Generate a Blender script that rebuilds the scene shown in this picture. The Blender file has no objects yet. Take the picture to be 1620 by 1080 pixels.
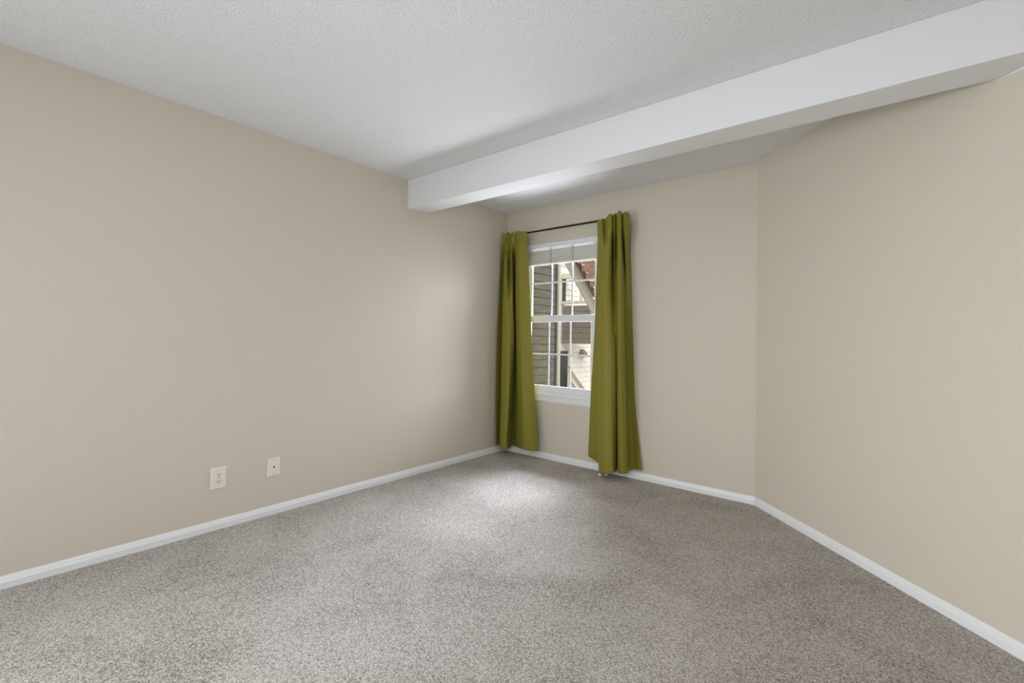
import bpy, bmesh, math, random
from mathutils import Vector, Matrix

S = bpy.context.scene
COL = S.collection

# ------------------------------------------------------------------ camera, light, exposure
cam_data = bpy.data.cameras.new('camera')
cam = bpy.data.objects.new('camera', cam_data); COL.objects.link(cam)
cam_data.sensor_width = 36.0
cam_data.lens = 728.5027 / 1620.0 * 36.0
cam_data.shift_x = 15.69 / 1620.0
cam_data.shift_y = -17.65 / 1620.0
cam_data.clip_start = 0.05
fw = Vector((-0.64377758, 0.76509081, 0.01365552))
rt = Vector((0.76520714, 0.64360264, 0.015286))
up = Vector((-0.00290645, -0.02029008, 0.99978991))
m = Matrix((rt, up, -fw)).transposed().to_4x4()
m.translation = Vector((3.04041621, -3.67633394, 1.16370626))
cam.matrix_world = m
S.camera = cam

S.view_settings.view_transform = 'Standard'
S.view_settings.look = 'None'
S.view_settings.gamma = 1.0
S.view_settings.use_curve_mapping = False
S.view_settings.exposure = 0.02
try:
    S.cycles.use_denoising = True
    S.cycles.max_bounces = 10
    S.cycles.diffuse_bounces = 6
    S.cycles.sample_clamp_indirect = 6.0
    S.cycles.caustics_reflective = False
    S.cycles.caustics_refractive = False
except Exception:
    pass

world = bpy.data.worlds.new('overcast_sky'); S.world = world
world.use_nodes = True
bg = world.node_tree.nodes['Background']
bg.inputs['Color'].default_value = (0.86, 0.93, 1.0, 1)
bg.inputs['Strength'].default_value = 1.0


def area(name, loc, target, sx, sy, power, color=(1, 1, 1), spread=math.pi):
    d = bpy.data.lights.new(name, 'AREA'); d.shape = 'RECTANGLE'
    d.size = sx; d.size_y = sy; d.energy = power; d.color = color; d.spread = spread
    o = bpy.data.objects.new(name, d); COL.objects.link(o)
    o.location = loc
    o.rotation_euler = (Vector(target) - Vector(loc)).to_track_quat('-Z', 'Y').to_euler()
    return o


# soft flash bounced about the room behind the photographer, and added fill lamps at the rear left
area('bounced_flash_ceiling', (2.7, -4.6, 2.41), (2.7, -4.59, 0), 1.9, 1.7, 22, (0.92, 0.945, 1.0))
area('bounced_flash_floor', (3.3, -4.0, 0.9), (1.2, -2.2, 2.44), 0.9, 0.9, 8, (0.72, 0.88, 1.0))
area('rear_fill_wide', (0.1, -4.75, 0.9), (3.0, -2.6, 0.7), 1.2, 1.2, 31, (0.88, 0.95, 1.0))  # added fill, no door stands at this end of the wall
area('rear_fill_narrow', (0.1, -4.9, 0.8), (3.4, -1.6, 0.5), 1.0, 1.0, 21, (0.95, 0.99, 1.0), math.radians(90))  # second added fill, with a narrower spread
area('flash_beside_camera', (2.3, -4.5, 1.5), (1.7, 0, 0.8), 0.7, 0.7, 20, (0.86, 0.9, 1.0))
# daylight that comes through the window: sky above the yard, bright ground, plus an added lamp off to the side
area('sky_light_over_yard', (0.15, 2.7, 3.6), (0.65, 0.0, 1.25), 2.2, 1.6, 185, (0.82, 0.86, 1.0), math.radians(80))
area('ground_bounce_light', (0.25, 2.0, -0.55), (0.65, 0.0, 1.35), 2.2, 1.4, 86, (0.87, 0.89, 1.0), math.radians(85))
area('window_side_fill', (2.4, 3.4, 2.0), (0.65, 0.0, 1.3), 2.4, 2.4, 60, (0.95, 0.93, 1.0), math.radians(80))  # added side lamp, lightens the left wall through the window
sun = bpy.data.lights.new('hazy_sun', 'SUN'); sun.energy = 4.5; sun.angle = math.radians(30); sun.color = (1, 0.97, 0.93)
sun_o = bpy.data.objects.new('hazy_sun', sun); COL.objects.link(sun_o)
sun_o.rotation_euler = Vector((-0.75, 0.45, -0.46)).to_track_quat('-Z', 'Y').to_euler()

# ------------------------------------------------------------------ helpers
class MB:
    """collects simple shapes that become ONE mesh object"""
    def __init__(s):
        s.bm = bmesh.new()

    def quad(s, pts):
        return s.bm.faces.new([s.bm.verts.new(p) for p in pts])

    def hexa(s, p):
        v = [s.bm.verts.new(q) for q in p]           # 0-3 one side, 4-7 the other
        for f in ((3, 2, 1, 0), (4, 5, 6, 7), (0, 1, 5, 4), (1, 2, 6, 5), (2, 3, 7, 6), (3, 0, 4, 7)):
            s.bm.faces.new([v[i] for i in f])
        return s

    def box(s, a, b):
        (x0, y0, z0), (x1, y1, z1) = a, b
        return s.hexa([(x0, y0, z0), (x1, y0, z0), (x1, y1, z0), (x0, y1, z0),
                       (x0, y0, z1), (x1, y0, z1), (x1, y1, z1), (x0, y1, z1)])

    def loft(s, rings, close=True, caps=True):
        R = [[s.bm.verts.new(p) for p in r] for r in rings]
        n = len(R[0])
        for a, b in zip(R, R[1:]):
            for i in range(n if close else n - 1):
                s.bm.faces.new((a[i], a[(i + 1) % n], b[(i + 1) % n], b[i]))
        if caps and close:
            s.bm.faces.new(list(reversed(R[0]))); s.bm.faces.new(R[-1])
        return s

    def tube(s, pts, r, n=12):
        rings = []
        pts = [Vector(p) for p in pts]
        for i, p in enumerate(pts):
            d = (pts[min(i + 1, len(pts) - 1)] - pts[max(i - 1, 0)]).normalized()
            a = d.orthogonal().normalized(); b = d.cross(a)
            if i and rings:
                a = (rings[-1][0] - pts[i - 1]); a = (a - d * a.dot(d)).normalized(); b = d.cross(a)
            rr = r[i] if isinstance(r, (list, tuple)) else r
            rings.append([p + (a * math.cos(t) + b * math.sin(t)) * rr for t in [2 * math.pi * k / n for k in range(n)]])
        return s.loft(rings)

    def disc(s, c, axis, r, h, n=20, r2=None):
        c = Vector(c); axis = Vector(axis).normalized()
        return s.tube([c, c + axis * h], [r, r if r2 is None else r2], n)

    def build(s, name, mat, parent=None, bevel=0.0, smooth=False, seg=2):
        bm = s.bm
        bmesh.ops.recalc_face_normals(bm, faces=bm.faces)
        me = bpy.data.meshes.new(name); bm.to_mesh(me); bm.free()
        if smooth:
            for p in me.polygons:
                p.use_smooth = True
        me.materials.append(mat)
        o = bpy.data.objects.new(name, me); COL.objects.link(o)
        if parent is not None:
            o.parent = parent
            o.matrix_parent_inverse = Matrix.Translation(-parent.location) if parent.type == 'EMPTY' else Matrix()
        if bevel:
            b = o.modifiers.new('bevel', 'BEVEL'); b.width = bevel; b.segments = seg
            b.limit_method = 'ANGLE'; b.angle_limit = math.radians(40)
        return o


def empty(name, loc):
    o = bpy.data.objects.new(name, None); COL.objects.link(o)
    o.location = loc; o.empty_display_size = 0.1
    return o


def tag(o, label, cat, group=None, kind=None):
    o['label'] = label; o['category'] = cat
    if group: o['group'] = group
    if kind: o['kind'] = kind
    return o


def structure(o, label=None, cat=None):
    o['kind'] = 'structure'
    if label: o['label'] = label
    if cat: o['category'] = cat
    return o


# ------------------------------------------------------------------ materials
def srgb(r, g, b):
    f = lambda c: (c / 255 / 12.92) if c / 255 <= 0.04045 else ((c / 255 + 0.055) / 1.055) ** 2.4
    return (f(r), f(g), f(b), 1)


def mat(name, color, rough=0.6, metal=0.0, spec=0.5):
    M = bpy.data.materials.new(name); M.use_nodes = True
    b = M.node_tree.nodes['Principled BSDF']
    b.inputs['Base Color'].default_value = color
    b.inputs['Roughness'].default_value = rough
    b.inputs['Metallic'].default_value = metal
    b.inputs['Specular IOR Level'].default_value = spec
    return M


def N(M, t, **kw):
    n = M.node_tree.nodes.new(t)
    for k, v in kw.items():
        if k in n.inputs: n.inputs[k].default_value = v
        else: setattr(n, k, v)
    return n


def L(M, a, b): M.node_tree.links.new(a, b)


def coords(M, scale=(1, 1, 1)):
    tc = N(M, 'ShaderNodeTexCoord'); mp = N(M, 'ShaderNodeMapping')
    mp.inputs['Scale'].default_value = scale
    L(M, tc.outputs['Object'], mp.inputs['Vector'])
    return mp.outputs['Vector']


def bumpy(M, layers, strength=0.3, dist=0.002, scale=(1, 1, 1)):
    """layers: list of (noise scale, detail, weight) added up into one bump"""
    vec = coords(M, scale); acc = None
    for sc, det, w in layers:
        n = N(M, 'ShaderNodeTexNoise'); n.inputs['Scale'].default_value = sc; n.inputs['Detail'].default_value = det
        L(M, vec, n.inputs['Vector'])
        mu = N(M, 'ShaderNodeMath', operation='MULTIPLY'); mu.inputs[1].default_value = w
        L(M, n.outputs['Fac'], mu.inputs[0])
        if acc is None: acc = mu.outputs[0]
        else:
            ad = N(M, 'ShaderNodeMath', operation='ADD'); L(M, acc, ad.inputs[0]); L(M, mu.outputs[0], ad.inputs[1]); acc = ad.outputs[0]
    b = N(M, 'ShaderNodeBump'); b.inputs['Strength'].default_value = strength; b.inputs['Distance'].default_value = dist
    L(M, acc, b.inputs['Height'])
    L(M, b.outputs['Normal'], M.node_tree.nodes['Principled BSDF'].inputs['Normal'])
    return M


def mottle(M, c1, c2, scale, lo=0.4, hi=0.6, detail=4, sc=(1, 1, 1)):
    vec = coords(M, sc)
    n = N(M, 'ShaderNodeTexNoise'); n.inputs['Scale'].default_value = scale; n.inputs['Detail'].default_value = detail
    L(M, vec, n.inputs['Vector'])
    r = N(M, 'ShaderNodeValToRGB'); r.color_ramp.elements[0].position = lo; r.color_ramp.elements[1].position = hi
    r.color_ramp.elements[0].color = c1; r.color_ramp.elements[1].color = c2
    L(M, n.outputs['Fac'], r.inputs['Fac'])
    L(M, r.outputs['Color'], M.node_tree.nodes['Principled BSDF'].inputs['Base Color'])
    return M


WALL = bumpy(mat('beige_orange_peel_paint', srgb(212, 204, 189), 0.55, 0, 0.35),
             [(70, 3, 1.0), (200, 2, 0.35)], 0.42, 0.004)
CEIL = bumpy(mat('white_textured_ceiling', srgb(234, 235, 237), 0.85, 0, 0.2),
             [(95, 5, 1.0), (210, 3, 0.5)], 0.9, 0.009)
BEAM = bumpy(mat('white_smooth_paint', srgb(228, 229, 231), 0.5, 0, 0.35), [(40, 3, 1.0)], 0.08, 0.001)
TRIM = mat('white_gloss_trim', srgb(235, 236, 238), 0.35)
VINYL = mat('white_vinyl', srgb(232, 234, 238), 0.35)
PLATE = mat('ivory_plate', srgb(233, 229, 219), 0.35)
PAINTED = mat('painted_plate', srgb(216, 207, 194), 0.45)
SLOT = mat('dark_slot', srgb(28, 26, 24), 0.6)
SCREW = mat('dull_screw', srgb(150, 145, 135), 0.4, 0.6)
ROD = mat('black_metal_rod', srgb(14, 14, 15), 0.4, 0.3)
SLAT = mat('white_blind_slat', srgb(228, 226, 216), 0.45)
CORD = mat('cream_ladder_tape', srgb(196, 184, 162), 0.8)
TASSEL = mat('white_plastic', srgb(240, 240, 238), 0.4)

# glass: mostly clear with a faint gloss
GLASS = bpy.data.materials.new('window_glass'); GLASS.use_nodes = True
_t = GLASS.node_tree; _t.nodes.remove(_t.nodes['Principled BSDF'])
_tr = _t.nodes.new('ShaderNodeBsdfTransparent'); _gl = _t.nodes.new('ShaderNodeBsdfGlossy'); _gl.inputs['Roughness'].default_value = 0.02
_tr.inputs['Color'].default_value = (0.95, 0.965, 0.96, 1)
_mx = _t.nodes.new('ShaderNodeMixShader'); _mx.inputs['Fac'].default_value = 0.04
_t.links.new(_tr.outputs[0], _mx.inputs[1]); _t.links.new(_gl.outputs[0], _mx.inputs[2])
_t.links.new(_mx.outputs[0], _t.nodes['Material Output'].inputs['Surface'])

# olive satin cloth with a fine weave
CLOTH = mat('olive_satin_cloth', srgb(135, 128, 50), 0.5, 0, 0.25)
CLOTH.node_tree.nodes['Principled BSDF'].inputs['Sheen Weight'].default_value = 0.03
CLOTH.node_tree.nodes['Principled BSDF'].inputs['Sheen Roughness'].default_value = 0.4
bumpy(CLOTH, [(900, 1, 1.0), (14, 3, 1.2)], 0.12, 0.0015)

# carpet: speckled warm grey cut pile with brushed patches
CARPET = mat('speckled_grey_carpet', srgb(165, 158, 150), 0.95, 0, 0.1)
def _carpet(M):
    P = M.node_tree.nodes['Principled BSDF']
    vec = coords(M)
    warp = N(M, 'ShaderNodeTexNoise'); warp.inputs['Scale'].default_value = 60; warp.inputs['Detail'].default_value = 2
    L(M, vec, warp.inputs['Vector'])
    mixv = N(M, 'ShaderNodeMixRGB', blend_type='ADD'); mixv.inputs['Fac'].default_value = 0.012
    L(M, vec, mixv.inputs['Color1']); L(M, warp.outputs['Color'], mixv.inputs['Color2'])
    v = N(M, 'ShaderNodeTexVoronoi'); v.inputs['Scale'].default_value = 235; L(M, mixv.outputs['Color'], v.inputs['Vector'])
    sep = N(M, 'ShaderNodeSeparateColor'); L(M, v.outputs['Color'], sep.inputs['Color'])
    fine = N(M, 'ShaderNodeTexNoise'); fine.inputs['Scale'].default_value = 230; fine.inputs['Detail'].default_value = 5; fine.inputs['Roughness'].default_value = 0.7
    L(M, vec, fine.inputs['Vector'])
    a = N(M, 'ShaderNodeMath', operation='MULTIPLY'); a.inputs[1].default_value = 0.42; L(M, sep.outputs[0], a.inputs[0])
    b = N(M, 'ShaderNodeMath', operation='MULTIPLY_ADD'); b.inputs[1].default_value = 0.98; L(M, fine.outputs['Fac'], b.inputs[0]); L(M, a.outputs[0], b.inputs[2])
    big = N(M, 'ShaderNodeTexNoise'); big.inputs['Scale'].default_value = 2.3; big.inputs['Detail'].default_value = 4; big.inputs['Distortion'].default_value = 0.6
    L(M, vec, big.inputs['Vector'])
    c = N(M, 'ShaderNodeMath', operation='MULTIPLY_ADD'); c.inputs[1].default_value = 0.30; L(M, big.outputs['Fac'], c.inputs[0]); L(M, b.outputs[0], c.inputs[2])
    r = N(M, 'ShaderNodeValToRGB'); cr = r.color_ramp
    cr.elements[0].position = 0.53; cr.elements[0].color = srgb(86, 78, 70)
    cr.elements[1].position = 1.0; cr.elements[1].color = srgb(228, 221, 214)
    e = cr.elements.new(0.67); e.color = srgb(155, 146, 138)
    e = cr.elements.new(0.86); e.color = srgb(194, 186, 178)
    L(M, c.outputs[0], r.inputs['Fac']); L(M, r.outputs['Color'], P.inputs['Base Color'])
    bp = N(M, 'ShaderNodeBump'); bp.inputs['Strength'].default_value = 0.9; bp.inputs['Distance'].default_value = 0.008
    L(M, b.outputs[0], bp.inputs['Height']); L(M, bp.outputs['Normal'], P.inputs['Normal'])
_carpet(CARPET)

TAUPE = mottle(mat('taupe_siding_shaded', srgb(160, 150, 135), 0.7), srgb(90, 84, 75), srgb(108, 101, 91), 14, 0.35, 0.65, 6, (1, 0.3, 1))  # siding tone darkened to carry the wing's shade in its colour
CREAM = mottle(mat('cream_siding_paint', srgb(226, 214, 196), 0.7), srgb(232, 222, 207), srgb(243, 234, 220), 8, 0.35, 0.65, 5)
BROWN = mottle(mat('grey_brown_siding', srgb(116, 106, 94), 0.75), srgb(108, 98, 87), srgb(126, 116, 104), 10, 0.35, 0.65, 5)
BUFF = mat('buff_trim_paint', srgb(188, 179, 163), 0.6)
CHAR = mat('charcoal_paint', srgb(42, 41, 40), 0.6)
RUST = mottle(mat('rust_stained_wood', srgb(170, 112, 84), 0.7), srgb(204, 150, 122), srgb(236, 204, 182), 6, 0.35, 0.7, 6, (1, 6, 1))
PURPLE = mottle(mat('dark_stained_wood', srgb(92, 74, 70), 0.75), srgb(100, 80, 76), srgb(130, 110, 104), 8, 0.35, 0.7, 5)
CONC = mottle(mat('pale_concrete', srgb(190, 186, 178), 0.9), srgb(178, 173, 165), srgb(200, 196, 188), 3, 0.35, 0.65, 6)
CURTAIN_LEFT=[[(0.0348,-0.1310,2.2213),(0.0347,-0.1331,2.1023),(0.0223,-0.1324,1.8559),(0.0180,-0.1442,1.5752),(0.0180,-0.1648,1.1457),(0.0249,-0.1793,0.6143),(0.0427,-0.1836,0.0881)],
 [(0.0620,-0.1130,2.1952),(0.0454,-0.1005,2.0817),(0.0180,-0.0611,1.8431),(0.0180,-0.0461,1.5637),(0.0180,-0.0400,1.1299),(0.0180,-0.0368,0.5889),(0.0180,-0.0375,0.0499)],
 [(0.0720,-0.1055,2.2113),(0.0570,-0.1046,2.0932),(0.0773,-0.1428,1.8356),(0.0883,-0.1641,1.5524),(0.0947,-0.1762,1.1232),(0.0982,-0.1822,0.5905),(0.0915,-0.1830,0.0585)],
 [(0.1152,-0.1280,2.2141),(0.1044,-0.1271,2.0951),(0.1297,-0.1615,1.8367),(0.1490,-0.1830,1.5525),(0.1676,-0.1954,1.1229),(0.1827,-0.2107,0.5923),(0.1618,-0.2115,0.0599)],
 [(0.1259,-0.1005,2.1923),(0.1118,-0.1005,2.0747),(0.1083,-0.0903,1.8266),(0.1682,-0.1570,1.5370),(0.2020,-0.1786,1.1127),(0.2129,-0.1941,0.5899),(0.1881,-0.1950,0.0645)],
 [(0.1600,-0.1130,2.2140),(0.1554,-0.1196,2.0942),(0.1921,-0.1540,1.8377),(0.1941,-0.1400,1.5606),(0.2069,-0.1258,1.1331),(0.1802,-0.1145,0.5962),(0.1551,-0.1155,0.0573)],
 [(0.1827,-0.1005,2.1880),(0.1728,-0.1005,2.0731),(0.1169,-0.0197,1.8447),(0.1202,-0.0120,1.5653),(0.1366,-0.0120,1.1356),(0.1304,-0.0120,0.6004),(0.1201,-0.0120,0.0652)],
 [(0.2142,-0.1205,2.2084),(0.2176,-0.1271,2.0893),(0.2106,-0.1194,1.8457),(0.2210,-0.1239,1.5675),(0.2333,-0.1192,1.1429),(0.2388,-0.0994,0.6127),(0.2143,-0.0645,0.0739)],
 [(0.2657,-0.1355,2.1955),(0.2691,-0.1421,2.0764),(0.2737,-0.1471,1.8301),(0.2904,-0.1518,1.5527),(0.3134,-0.1564,1.1301),(0.3412,-0.1549,0.6076),(0.3531,-0.1379,0.0853)],
 [(0.3009,-0.1205,2.1947),(0.3043,-0.1271,2.0750),(0.3079,-0.1209,1.8289),(0.3323,-0.1258,1.5491),(0.3666,-0.1306,1.1241),(0.4054,-0.1293,0.6003),(0.4520,-0.1394,0.0873)],
 [(0.3321,-0.1055,2.1951),(0.3374,-0.1046,2.0767),(0.3468,-0.0856,1.8321),(0.3643,-0.0818,1.5532),(0.3984,-0.0868,1.1272),(0.4408,-0.0857,0.6025),(0.4878,-0.0869,0.0870)]]
CURTAIN_RIGHT=[[(1.0942,-0.1005,2.1971),(1.0976,-0.1005,2.0831),(1.0732,-0.0521,1.9595),(1.0611,-0.0434,1.6901),(1.0417,-0.0344,1.1681),(1.0134,-0.0322,0.6426),(0.9901,-0.0224,0.1133)],
 [(1.1331,-0.1048,2.1875),(1.1324,-0.1005,2.0722),(1.1234,-0.0687,1.9408),(1.1204,-0.0673,1.6649),(1.1206,-0.0655,1.1345),(1.1013,-0.0613,0.6035),(1.1143,-0.0492,0.0748)],
 [(1.1596,-0.1378,2.1875),(1.1637,-0.1370,2.0701),(1.1607,-0.1051,1.9373),(1.1575,-0.0804,1.6624),(1.1480,-0.0713,1.1268),(1.1410,-0.0670,0.5905),(1.1495,-0.0580,0.0561)],
 [(1.1677,-0.1018,2.1801),(1.1686,-0.1005,2.0609),(1.1748,-0.1145,1.9171),(1.1661,-0.1583,1.6329),(1.1523,-0.1743,1.0988),(1.1531,-0.1753,0.5676),(1.1790,-0.1748,0.0435)],
 [(1.2182,-0.1318,2.2119),(1.2213,-0.1370,2.0896),(1.2256,-0.1509,1.9442),(1.2300,-0.1858,1.6565),(1.2329,-0.2107,1.1167),(1.2452,-0.2206,0.5843),(1.2679,-0.2287,0.0599)],
 [(1.2438,-0.1273,2.2142),(1.2448,-0.1295,2.0929),(1.2457,-0.1333,1.9498),(1.2568,-0.1593,1.6621),(1.2810,-0.1932,1.1216),(1.2986,-0.2029,0.5915),(1.3205,-0.2105,0.0691)],
 [(1.2434,-0.1005,2.2011),(1.2467,-0.1005,2.0813),(1.2230,-0.0436,1.9522),(1.2499,-0.0878,1.6601),(1.3041,-0.1576,1.1208),(1.3174,-0.1582,0.5959),(1.3171,-0.1473,0.0704)],
 [(1.2715,-0.1318,2.2167),(1.2756,-0.1370,2.0967),(1.2765,-0.1340,1.9575),(1.2871,-0.1422,1.6770),(1.3025,-0.1400,1.1443),(1.2845,-0.0775,0.6062),(1.2712,-0.0301,0.0577)],
 [(1.2700,-0.1005,2.2104),(1.2704,-0.1005,2.0901),(1.2555,-0.0714,1.9546),(1.2867,-0.1247,1.6610),(1.3059,-0.1404,1.1221),(1.3246,-0.1498,0.5913),(1.3350,-0.1469,0.0635)],
 [(1.3175,-0.1468,2.2245),(1.3216,-0.1520,2.1022),(1.3326,-0.1708,1.9556),(1.3447,-0.1882,1.6704),(1.3673,-0.2039,1.1324),(1.3867,-0.2131,0.6031),(1.4026,-0.2097,0.0779)],
 [(1.3344,-0.1348,2.2164),(1.3370,-0.1370,2.0959),(1.3488,-0.1532,1.9506),(1.3642,-0.1617,1.6680),(1.3808,-0.1593,1.1327),(1.4028,-0.1594,0.6029),(1.4233,-0.1556,0.0780)],
 [(1.3295,-0.1005,2.2035),(1.3310,-0.1005,2.0847),(1.3112,-0.0456,1.9560),(1.3243,-0.0452,1.6715),(1.3384,-0.0427,1.1293),(1.3591,-0.0427,0.5921),(1.3915,-0.0564,0.0658)],
 [(1.3709,-0.1348,2.2105),(1.3734,-0.1370,2.0927),(1.3703,-0.1270,1.9568),(1.3442,-0.0457,1.6914),(1.3465,-0.0120,1.1508),(1.3729,-0.0120,0.6115),(1.4156,-0.0120,0.0821)],
 [(1.3885,-0.1005,2.1967),(1.3927,-0.1005,2.0787),(1.3627,-0.0194,1.9569),(1.3724,-0.0120,1.6744),(1.3946,-0.0120,1.1331),(1.4233,-0.0120,0.5985),(1.4925,-0.0380,0.0846)]]

# ------------------------------------------------------------------ room shell
H = 2.44
W = 2.3148                      # width of the window wall, before the 45 degree wall
XE = 4.7                        # unseen east wall
YB = -5.75                      # unseen rear wall
C2 = Vector((W, 0, 0)); RD = Vector((1, -1, 0)).normalized()
C3 = Vector((XE, -(XE - W), 0))
WX0, WX1, WZ0, WZ1 = 0.222, 1.068, 0.618, 2.078     # window opening
T = 0.14

foot = [(0, 0), (W, 0), (XE, -(XE - W)), (XE, YB), (0, YB)]
fo = [(-T, T), (W + 0.06, T), (XE + T, -(XE - W) + 0.06), (XE + T, YB - T), (-T, YB - T)]


def slab(name, z0, z1, material):
    b = MB()
    lo = [b.bm.verts.new((x, y, z0)) for x, y in fo]; hi = [b.bm.verts.new((x, y, z1)) for x, y in fo]
    b.bm.faces.new(lo); b.bm.faces.new(hi)
    for i in range(5):
        j = (i + 1) % 5
        b.bm.faces.new((lo[i], lo[j], hi[j], hi[i]))
    return b.build(name, material)


structure(slab('floor', -0.2, 0.0, CARPET), 'speckled warm grey carpet covering the whole floor', 'floor')
structure(slab('ceiling', H, H + 0.2, CEIL), 'white textured ceiling above the beam and window', 'ceiling')


def wall_run(name, i, label):
    j = (i + 1) % 5
    b = MB()
    b.hexa([(*foot[i], 0), (*foot[j], 0), (*fo[j], 0), (*fo[i], 0), (*foot[i], H), (*foot[j], H), (*fo[j], H), (*fo[i], H)])
    return structure(b.build(name, WALL), label, 'wall')


b = MB()                        # window wall with its opening: four blocks round it
b.box((0, 0, 0), (WX0, T, H)); b.box((WX1, 0, 0), (W, T, H))
b.box((WX0, 0, 0), (WX1, T, WZ0)); b.box((WX0, 0, WZ1), (WX1, T, H))
b.hexa([(-T, T, 0), (0, 0, 0), (0, T, 0), (-T, T + .001, 0), (-T, T, H), (0, 0, H), (0, T, H), (-T, T + .001, H)])
b.hexa([(W, 0, 0), (W + .001, 0, 0), (W + .06, T, 0), (W, T, 0), (W, 0, H), (W + .001, 0, H), (W + .06, T, H), (W, T, H)])
bmesh.ops.remove_doubles(b.bm, verts=b.bm.verts, dist=1e-6)
structure(b.build('wall_back', WALL), 'beige wall holding the window and green curtains', 'wall')
wall_run('wall_right', 1, 'beige wall slanting away to the right of the window wall')
wall_run('wall_east', 2, 'beige wall behind the photographer on the right')
wall_run('wall_front', 3, 'beige wall behind the photographer')
wall_run('wall_left', 4, 'long beige wall on the left with two cover plates')

# unseen block added above this room to keep the low sun off the side wing
b = MB(); b.box((-T, -6.0, H + .22), (XE + T, T, 6.4))
structure(b.build('sun_blocker', TAUPE), 'added unseen block above the room that shades the side wing', 'wall')

# boxed ceiling beam, dying into the slanting wall on the right
def beam():
    yf = lambda x: -1.2958 + 0.0166 * x
    yb = lambda x: -1.1064 + 0.0166 * x
    zb = lambda x: 2.2043 + 0.0012 * x
    xe_b = (W + 1.1064) / 1.0166; xe_f = (W + 1.2958) / 1.0166
    b = MB()
    def ring(xf, xb):
        return [(xf, yf(xf), H), (xf, yf(xf), zb(xf)), (xb, yb(xb), zb(xb)), (xb, yb(xb), H)]
    b.loft([ring(0, 0), ring(xe_f, xe_b)])
    return b.build('trim_1', BEAM, bevel=0.003)
structure(beam(), 'white boxed beam running across under the ceiling', 'beam')
# white paint carried a little way down the slanting wall below the end of the beam
b = MB()
nrm = Vector((-1, -1, 0)).normalized()
tri = [Vector((3.352, W - 3.352, 2.2078)), Vector((3.49, W - 3.49, 2.2084)), Vector((3.49, W - 3.49, 2.190))]
b.loft([[p for p in tri], [p + nrm * 0.0015 for p in tri]])
structure(b.build('trim_2', BEAM), 'white painted wedge where the beam meets the slanting wall', 'trim')

# baseboards: one moulded run per wall, mitred at the corners
PROF = [(0, 0), (0.012, 0), (0.012, 0.030), (0.010, 0.034), (0.0065, 0.047), (0.003, 0.0555), (0, 0.0565)]
def baseboard(name, i, label):
    j = (i + 1) % 5; h = (i - 1) % 5; k = (j + 1) % 5
    P = [Vector((x, y, 0)) for x, y in foot]
    def inn(a, c):
        d = (P[c] - P[a]).normalized(); return Vector((d.y, -d.x, 0))
    def miter(n1, n2):
        return (n1 + n2) / (1 + n1.dot(n2))
    n = inn(i, j); m0 = miter(inn(h, i), n); m1 = miter(n, inn(j, k))
    b = MB()
    b.loft([[P[i] + m0 * d + Vector((0, 0, z)) for d, z in PROF], [P[j] + m1 * d + Vector((0, 0, z)) for d, z in PROF]])
    return structure(b.build(name, TRIM), label, 'baseboard')
baseboard('baseboard_back', 0, 'white baseboard under the window and curtains')
baseboard('baseboard_right', 1, 'white baseboard along the slanting right wall')
baseboard('baseboard_left', 4, 'white baseboard along the left wall')

# ------------------------------------------------------------------ window
win = empty('window_1', (0.645, 0.03, WZ0))
structure(win, 'white double hung window with grid bars between the green curtains', 'window')
b = MB()                                           # frame lining the opening
b.box((WX0, 0.002, WZ0), (WX0 + .03, 0.11, WZ1)); b.box((WX1 - .03, 0.002, WZ0), (WX1, 0.11, WZ1))
b.box((WX0, 0.002, WZ1 - .03), (WX1, 0.11, WZ1)); b.box((WX0, 0.002, WZ0), (WX1, 0.11, WZ0 + .018))
b.box((WX0 + .03, .062, WZ0 + .018), (WX0 + .038, .07, WZ1 - .03)); b.box((WX1 - .038, .062, WZ0 + .018), (WX1 - .03, .07, WZ1 - .03))
b.build('jamb', VINYL, win, 0.002)


def sash(name, x0, x1, z0, z1, gx0, gx1, gz0, gz1, y0, y1, vx, hz):
    b = MB()
    b.box((x0, y0, z0), (gx0, y1, z1)); b.box((gx1, y0, z0), (x1, y1, z1))
    b.box((gx0, y0, z0), (gx1, y1, gz0)); b.box((gx0, y0, gz1), (gx1, y1, z1))
    o = b.build(name, VINYL, win, 0.003)
    ym = (y0 + y1) / 2
    g = MB(); g.box((gx0 - .004, ym - .001, gz0 - .004), (gx1 + .004, ym + .001, gz1 + .004))
    gl = g.build('glass_pane', GLASS, o)
    q = MB(); w = 0.0075
    for x in vx: q.box((x - w, ym - .0027, gz0), (x + w, ym + .0027, gz1))
    for z in hz: q.box((gx0, ym - .0025, z - w), (gx1, ym + .0025, z + w))
    mu = q.build('muntin_grid', VINYL, o)
    return o
sash('upper_sash', .254, 1.036, 1.335, 2.048, .295, .995, 1.365, 2.012, .044, .068, (.527, .757), (1.697,))
sash('lower_sash', .254, 1.036, .636, 1.376, .302, .988, .697, 1.312, .012, .038, (.522, .761), (1.002,))
b = MB(); b.box((.60, .006, 1.352), (.69, .012, 1.372)); b.build('sash_lock', VINYL, win, 0.002)
b = MB(); b.box((.19, -0.026, .603), (1.075, 0.012, .6275)); b.build('sill', TRIM, win, 0.004, seg=3)
b = MB()
b.loft([[(x, 0, .540), (x, -.006, .542), (x, -.013, .556), (x, -.014, .603), (x, 0, .603)] for x in (.205, 1.085)])
b.build('apron', TRIM, win)

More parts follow.
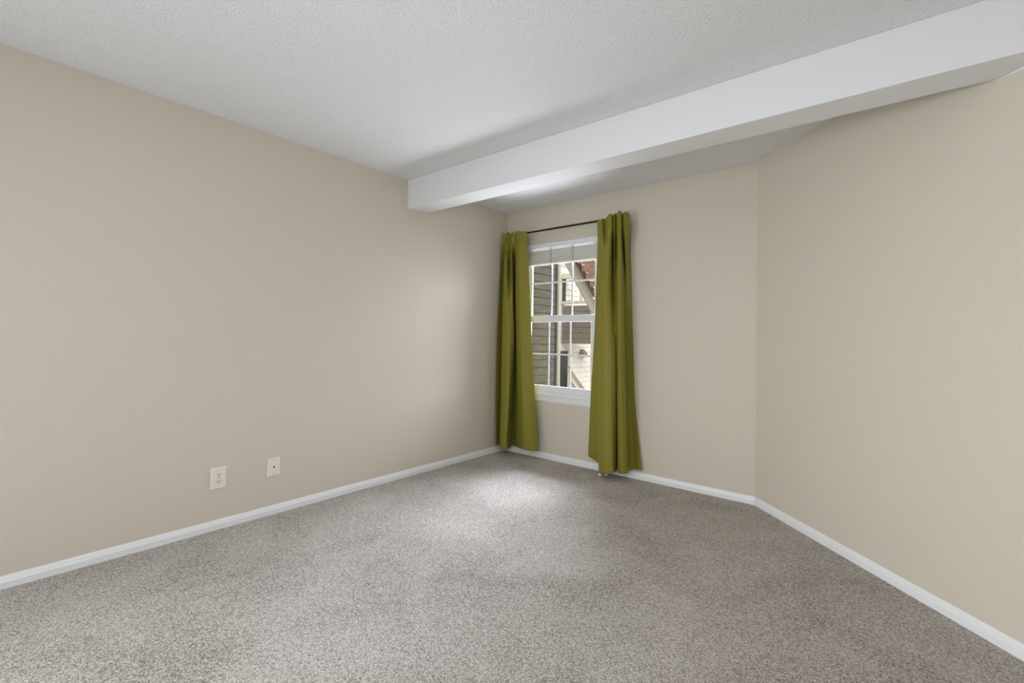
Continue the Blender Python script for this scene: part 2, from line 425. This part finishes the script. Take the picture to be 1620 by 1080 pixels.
# raised mini blind in the head of the window
bl = empty('window_blind', (0.645, 0.02, 2.045))
tag(bl, 'white mini blind pulled up in a tight stack at the top of the window', 'blind')
BX0, BX1 = .258, 1.034
b = MB()
b.loft([[(x, -.008, 2.036), (x, -.010, 2.040), (x, -.010, 2.072), (x, -.006, 2.074), (x, .034, 2.074), (x, .034, 2.036)] for x in (WX0 + .004, WX1 - .004)])
b.build('headrail', VINYL, bl)
def slat_mesh(b, z, tilt=0.0, y0=.004, y1=.030):
    n = 5
    rings = []
    for x in (BX0, BX1):
        top = []; bot = []
        for i in range(n):
            t = i / (n - 1); y = y0 + (y1 - y0) * t
            zz = z + .0022 * math.sin(math.pi * t) + tilt * (t - .5)
            top.append((x, y, zz + .0020)); bot.append((x, y, zz - .0020))
        rings.append(top + bot[::-1])
    b.loft(rings)
rnd = random.Random(5)
z = 2.022
b = MB()
for k in range(27):
    slat_mesh(b, z, rnd.uniform(-.002, .002), .004 + rnd.uniform(-.002, .002), .030 + rnd.uniform(-.002, .002))
    z -= .0052 if k > 0 else .010
b.build('slats', SLAT, bl)
zr = z
b = MB(); b.box((BX0, .005, 1.872), (BX1, .029, 1.884)); b.build('bottom_rail', SLAT, bl, .002)
for x in (.545, .79):
    b = MB()
    r2 = random.Random(int(x * 100))
    for s in range(6):                             # slack loops of the ladder cord bulging before the stack
        zt = 2.02 - s * .023; xo = x + r2.uniform(-.006, .006)
        b.tube([(xo - .006, .004, zt), (xo - .010, -.003, zt - .008), (xo, -.005, zt - .016), (xo + .010, -.003, zt - .008), (xo + .006, .004, zt)], .0018, 6)
    b.tube([(x, .002, 2.036), (x + .002, -.001, 1.95), (x, .002, 1.874)], .0016, 6)
    b.build('ladder_cord', CORD, bl, smooth=True)

# ------------------------------------------------------------------ curtain rod and curtains
RY, RZ = -0.088, 2.1825
rod = empty('curtain_rod', (0.7, RY, RZ))
tag(rod, 'slim black curtain rod spanning the window above the blind', 'curtain rod')
b = MB(); b.tube([(.034, RY, RZ), (.72, RY, RZ)], .0078, 16); b.build('rod', ROD, rod, smooth=False)
b = MB(); b.tube([(.55, RY, RZ), (1.352, RY, RZ)], .0092, 16); b.build('sleeve', ROD, rod)
for x in (.034, 1.352):
    s = -1 if x < .5 else 1
    b = MB(); b.tube([(x, RY, RZ), (x + s * .004, RY, RZ), (x + s * .010, RY, RZ), (x + s * .013, RY, RZ)], [.009, .013, .012, .004], 14)
    b.build('finial', ROD, rod, smooth=True)
for x in (.14, 1.24):
    b = MB(); b.box((x - .011, -.005, RZ - .045), (x + .011, 0, RZ + .03)); b.tube([(x, -.004, RZ - .018), (x, RY, RZ - .018)], .005, 8)
    b.tube([(x, RY, RZ - .019), (x, RY - .012, RZ - .014), (x, RY - .0125, RZ - .002)], .004, 8)
    b.build('bracket', ROD, rod)
    
def catmull(p, t):
    n = len(p) - 1
    s = min(int(t * n), n - 1); u = t * n - s
    p0, p1, p2, p3 = p[max(s - 1, 0)], p[s], p[s + 1], p[min(s + 2, n)]
    u2, u3 = u * u, u * u * u; k = 0.30                # slightly tight, so the pleats keep crisp edges
    return p1 * (2 * u3 - 3 * u2 + 1) + (p2 - p0) * (k * (u3 - 2 * u2 + u)) + p2 * (-2 * u3 + 3 * u2) + (p3 - p1) * (k * (u3 - u2))


def curtain(ctrl, rows, name, label, seed):
    cols = [[Vector(q) for q in c] for c in ctrl]
    nu, nv = (len(cols) - 1) * 10, 90
    def at_row(col, f):
        i = 0
        while i < len(rows) - 2 and f > rows[i + 1]: i += 1
        u = (f - rows[i]) / (rows[i + 1] - rows[i]); u = min(max(u, 0), 1)
        p0, p1, p2, p3 = col[max(i - 1, 0)], col[i], col[i + 1], col[min(i + 2, len(col) - 1)]
        d1 = (p2 - p0) / max(rows[i + 1] - rows[max(i - 1, 0)], 1e-6) * (rows[i + 1] - rows[i])
        d2 = (p3 - p1) / max(rows[min(i + 2, len(rows) - 1)] - rows[i], 1e-6) * (rows[i + 1] - rows[i])
        h00 = 2 * u ** 3 - 3 * u ** 2 + 1; h10 = u ** 3 - 2 * u ** 2 + u; h01 = -2 * u ** 3 + 3 * u ** 2; h11 = u ** 3 - u ** 2
        return p1 * h00 + d1 * h10 + p2 * h01 + d2 * h11
    def surf(f):
        r = [at_row(c, f) for c in cols]
        return [catmull(r, k / nu) for k in range(nu + 1)]
    fs = [0, .004, .009, .02, .035, .045, .05, .055, .06] + [.06 + (1 - .06) * (k / nv) for k in range(1, nv + 1)]
    def sheet(fs, off, thick, nm, parent):
        bm = bmesh.new()
        R = [[bm.verts.new(p) for p in surf(f)] for f in fs]
        for a, c in zip(R, R[1:]):
            for i in range(nu): bm.faces.new((a[i], a[i + 1], c[i + 1], c[i]))
        me = bpy.data.meshes.new(nm); bm.to_mesh(me); bm.free()
        for p in me.polygons: p.use_smooth = True
        me.materials.append(CLOTH)
        o = bpy.data.objects.new(nm, me); COL.objects.link(o)
        m = o.modifiers.new('solidify', 'SOLIDIFY'); m.thickness = thick; m.offset = off
        if parent: o.parent = parent
        return o
    main = sheet(fs, 0, .0016, name, None)
    tag(main, label, 'curtain', 'olive green curtains')
    sheet([.978 + .0224 * k / 6 for k in range(7)], 0, .0034, 'hem', main)
    sheet([.0490, .0515, .054], 0, .0036, 'pocket_seam', main)
    bm = bmesh.new()                               # back layer of the rod pocket, behind the rod
    R = [[bm.verts.new((q.x, -.071 + .35 * (q.y + .11), q.z)) for q in surf(f)[24:-30]] for f in (.006, .03, .052)]
    for a, c in zip(R, R[1:]):
        for i in range(len(a) - 1): bm.faces.new((a[i], a[i + 1], c[i + 1], c[i]))
    me = bpy.data.meshes.new('rod_pocket'); bm.to_mesh(me); bm.free(); me.materials.append(CLOTH)
    for q in me.polygons: q.use_smooth = True
    pk = bpy.data.objects.new('rod_pocket', me); COL.objects.link(pk); pk.parent = main
    sd = pk.modifiers.new('solidify', 'SOLIDIFY'); sd.thickness = .0016
    return main
ROWS_L = [0, .055, .17, .30, .5, .75, 1]
ROWS_R = [0, .055, .12, .25, .5, .75, 1]
curtain(CURTAIN_LEFT, ROWS_L, 'curtain', 'olive green curtain panel hanging in the corner, left of the window', 1)
curtain(CURTAIN_RIGHT, ROWS_R, 'curtain', 'wider olive green curtain panel with many folds, right of the window', 2)

# ------------------------------------------------------------------ cover plates
def plate_mesh(b, o, u, n, hw, hh, th=.006, bev=.004):
    """bevelled cover plate; o centre on the wall, u sideways, n out of the wall"""
    o, u, n = Vector(o), Vector(u), Vector(n); zv = Vector((0, 0, 1))
    rings = []
    for d, k in ((0, 0), (th * .45, 0), (th, bev)):
        rings.append([o + n * d + u * sx * (hw - k) + zv * sz * (hh - k) for sx, sz in ((-1, -1), (1, -1), (1, 1), (-1, 1))])
    b.loft(rings)


def duplex(o, u, n, hw, hh, m, label, name='electrical_outlet', th=.0065):
    o, u, n = Vector(o), Vector(u), Vector(n); zv = Vector((0, 0, 1))
    e = empty(name, o); tag(e, label, 'outlet')
    b = MB(); plate_mesh(b, o, u, n, hw, hh, th); b.build('cover_plate', m, e)
    for s in (1, -1):
        c = o + zv * s * .0195 + n * th
        b = MB(); K = 24; ring = []
        for k in range(K):
            a = 2 * math.pi * k / K
            ring.append(c + u * max(-.0172, min(.0172, .0195 * math.cos(a))) + zv * max(-.0145, min(.0145, .0195 * math.sin(a))))
        b.loft([[p - n * .001 for p in ring], [p + n * .0022 for p in ring]])
        f = b.build('receptacle_face', m, e, .0006)
        q = MB()
        for sx, hgt in ((-1, .0048), (1, .0040)):
            p = c + u * sx * .0064 + zv * .0035 + n * .0022
            q.hexa([p - u * .0015 - zv * hgt - n * .001, p + u * .0015 - zv * hgt - n * .001, p + u * .0015 + zv * hgt - n * .001, p - u * .0015 + zv * hgt - n * .001,
                    p - u * .0015 - zv * hgt + n * .0004, p + u * .0015 - zv * hgt + n * .0004, p + u * .0015 + zv * hgt + n * .0004, p - u * .0015 + zv * hgt + n * .0004])
        q.disc(c - zv * .0075 + n * .0012, n, .0029, .0014, 14)
        sl = q.build('contact_slots', SLOT, f)
    b = MB(); b.disc(o + n * (th - .0005), n, .0032, .0014, 14); b.build('screw', SCREW, e)
    return e
duplex((0, -2.653, .301), (0, 1, 0), (1, 0, 0), .041, .0625, PLATE, 'larger cover plate on the left wall with two electrical sockets')
duplex((.962, 0, .309), (1, 0, 0), (0, -1, 0), .0365, .057, PAINTED, 'wall coloured socket plate half hidden behind the right curtain', th=.0045)
o, u, n = Vector((0, -2.333, .302)), Vector((0, 1, 0)), Vector((1, 0, 0))
e = empty('cable_outlet', o); tag(e, 'smaller cover plate on the left wall with one dark round hole', 'cable outlet')
b = MB(); plate_mesh(b, o, u, n, .0385, .0565, .007); b.build('cover_plate', PLATE, e)
b = MB(); b.disc(o + n * .0065, n, .0055, .001, 18); b.build('jack_hole', SLOT, e)
for s in (1, -1):
    b = MB(); b.disc(o + n * .0066 + Vector((0, 0, s * .041)), n, .0030, .0012, 12); b.build('screw', SCREW, e)

# cord ends lying on the carpet below the right curtain
for x, y, a, lab in ((1.166, -.138, .3, 'left one of two small white cord ends on the carpet below the right curtain'),
                     (1.210, -.098, 1.2, 'right one of two small white cord ends on the carpet below the right curtain')):
    d = Vector((math.cos(a), math.sin(a), 0)); p = Vector((x, y, .0085))
    b = MB(); b.tube([p - d * .015, p - d * .012, p, p + d * .010, p + d * .013], [.003, .0062, .0080, .0085, .004], 12)
    tag(b.build('cord_tassel', TASSEL, None, smooth=True), lab, 'cord end', 'white cord ends on the carpet')

# ------------------------------------------------------------------ what stands outside
GZ = -1.6
b = MB(); b.box((-9, T + .02, GZ - .1), (7, 18, GZ)); structure(b.build('ground', CONC), 'pale ground of the yard outside the window', 'ground')


def siding_x(name, m, parent, x, y0, y1, z0, z1, exp=.164, lap=.022, th=.10):
    """lap siding on a wall facing +x"""
    b = MB(); n = int(round((z1 - z0) / exp)); prof = []
    for k in range(n):
        a = z0 + k * exp
        prof += [(x - .012, a), (x + lap, a + .001), (x + .004, a + exp - .010), (x - .012, a + exp - .009)]
    prof += [(x - th, z0 + n * exp), (x - th, z0)]
    b.loft([[(px_, yy, zz) for px_, zz in prof] for yy in (y0, y1)])
    return b.build(name, m, parent)


def siding_y(name, m, parent, y, x0, x1, z0, z1, exp=.164, lap=.014, th=.08):
    """lap siding on a wall facing -y"""
    b = MB(); n = int(round((z1 - z0) / exp)); prof = []
    for k in range(n):
        a = z0 + k * exp
        prof += [(y + .010, a), (y - lap, a + .001), (y - .004, a + exp - .008), (y + .010, a + exp - .007)]
    prof += [(y + th, z0 + n * exp), (y + th, z0)]
    b.loft([[(xx, py_, zz) for py_, zz in prof] for xx in (x0, x1)])
    return b.build(name, m, parent)


wing = empty('side_building', (-2.7, 3.5, GZ))
tag(wing, 'taupe lap sided building wing at the left of the window view', 'building')
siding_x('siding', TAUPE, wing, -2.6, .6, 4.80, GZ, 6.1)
b = MB(); b.box((-2.74, 4.80, GZ), (-2.63, 4.955, 6.1)); b.build('recess_shade_strip', CHAR, wing)  # dark strip painting in the shade of the recess past the siding
b = MB(); b.box((-2.74, 4.955, GZ), (-2.585, 5.04, 6.1)); b.build('corner_board', BUFF, wing)

far = empty('far_building', (-4.75, 9.5, GZ))
tag(far, 'cream lap sided building seen through the lower window panes', 'building')
siding_x('siding', CREAM, far, -4.7, 6.2, 15.0, GZ, 3.3)
b = MB(); b.box((-4.70, 8.285, GZ), (-4.665, 8.69, .745)); d = b.build('door', CHAR, far)
b = MB(); b.box((-4.70, 8.69, GZ), (-4.655, 8.90, .79)); b.box((-4.70, 8.20, .745), (-4.655, 8.69, .79)); b.build('door_trim', BUFF, far)

land = empty('landing', (-3.2, 8.3, .985))
tag(land, 'raised stair landing clad in grey brown siding in front of the cream building', 'landing')
siding_y('siding', BROWN, land, 8.3, -4.62, -1.6, .985, 2.19)
b = MB(); b.box((-4.62, 8.38, .985), (-1.6, 8.85, 1.10)); b.build('floor_deck', BROWN, land)
b = MB(); b.box((-4.64, 8.24, 2.195), (-1.6, 8.44, 2.265)); b.build('rail_cap', BUFF, land)
b = MB(); b.box((-4.64, 8.27, 2.96), (-1.6, 8.42, 3.115)); b.build('header_beam', BUFF, land)
for x in (-4.60, -4.0, -3.1, -2.2):
    b = MB(); b.box((x - .035, 8.30, 2.265), (x + .035, 8.38, 2.96)); b.build('post', BUFF if x > -4.5 else CHAR, land)
for x in (-2.2,):
    b = MB(); b.box((x - .07, 8.6, GZ), (x + .07, 8.74, .985)); b.build('support_post', BUFF, land)

lamp = empty('wall_lamp', (-4.68, 9.55, .70))
tag(lamp, 'small brown wall lamp on the cream siding below the landing', 'lamp')
b = MB(); b.box((-4.70, 9.47, .62), (-4.665, 9.58, .78)); b.build('back_plate', PURPLE, lamp)
b = MB(); b.loft([[(-4.66 + dx * r, 9.55 + dy * r, zz) for dx, dy in ((0, -1), (1, -1), (1, 1), (0, 1))] for r, zz in ((.16, .56), (.12, .68), (.05, .79))])
b.build('lamp_shade', mat('bronze_brown', srgb(140, 118, 88), .5), lamp)

# outdoor staircase climbing towards this building, seen from below
st = empty('outdoor_staircase', (-2.5, 7.0, GZ))
tag(st, 'outdoor staircase with cream stringer and rust treads crossing the upper panes', 'staircase')
U = lambda y: 3.054 - .84 * (y - 6.327)
Lw = lambda y: 3.007 - .845 * (y - 5.856)
b = MB()
b.loft([[(xx, 4.9, Lw(4.9)), (xx, 7.245, Lw(7.245)), (xx, 7.245, U(7.245)), (xx, 4.9, U(4.9))] for xx in (-3.05, -3.0)])
b.build('stringer', BUFF, st)
b = MB()
b.loft([[(xx, 4.9, U(4.9) - .02), (xx, 7.27, U(7.27) - .02), (xx, 7.27, U(7.27) + .15), (xx, 4.9, U(4.9) + .15)] for xx in (-2.995, -2.95)])
b.build('carriage', PURPLE, st)
b = MB()
b.loft([[(xx, 4.9, Lw(4.9) + .1), (xx, 7.245, Lw(7.245) + .1), (xx, 7.245, U(7.245) + .25), (xx, 4.9, U(4.9) + .25)] for xx in (-1.80, -1.75)])
b.build('stringer', BUFF, st)
for k in range(11):
    y = 7.18 - .21 * k; zt = U(y) + .17
    b = MB(); b.box((-2.95, y - .02, zt), (-1.80, y + .25, zt + .04)); b.build('tread', RUST, st, .004)
    b = MB(); b.box((-2.95, y + .0, zt - .178), (-1.80, y + .02, zt - .035)); b.build('riser', RUST, st)
b = MB(); b.box((-3.06, 7.245, GZ), (-2.97, 7.33, 2.2)); b.build('post', BUFF, st)
b = MB(); b.tube([(-2.3, 4.9, U(4.9) + .95), (-2.3, 7.2, U(7.2) + .95)], .02, 8); b.build('handrail', ROD, st)

lo = empty('lower_stair_rail', (-4.4, 9.0, GZ))
tag(lo, 'sloping stair rail boards descending in front of the cream siding', 'stair rail')
F = lambda y: .185 - .80 * (y - 8.5)
def slope_board(name, m, x, y0, y1, a, bb, th=.05):
    b = MB(); b.loft([[(xx, y0, F(y0) + a), (xx, y1, F(y1) + a), (xx, y1, F(y1) + bb), (xx, y0, F(y0) + bb)] for xx in (x - th, x)])
    return b.build(name, m, lo)
slope_board('handrail', BUFF, -4.38, 8.36, 10.2, -.06, 0)
slope_board('rail_panel', mat('weathered_brown', srgb(150, 138, 118), .7), -4.41, 8.42, 10.2, -.24, -.06, .03)
slope_board('stringer', BUFF, -4.38, 8.42, 10.2, -.38, -.24)
b = MB(); b.box((-4.46, 8.36, GZ), (-4.36, 8.44, .30)); b.build('post', BUFF, lo)
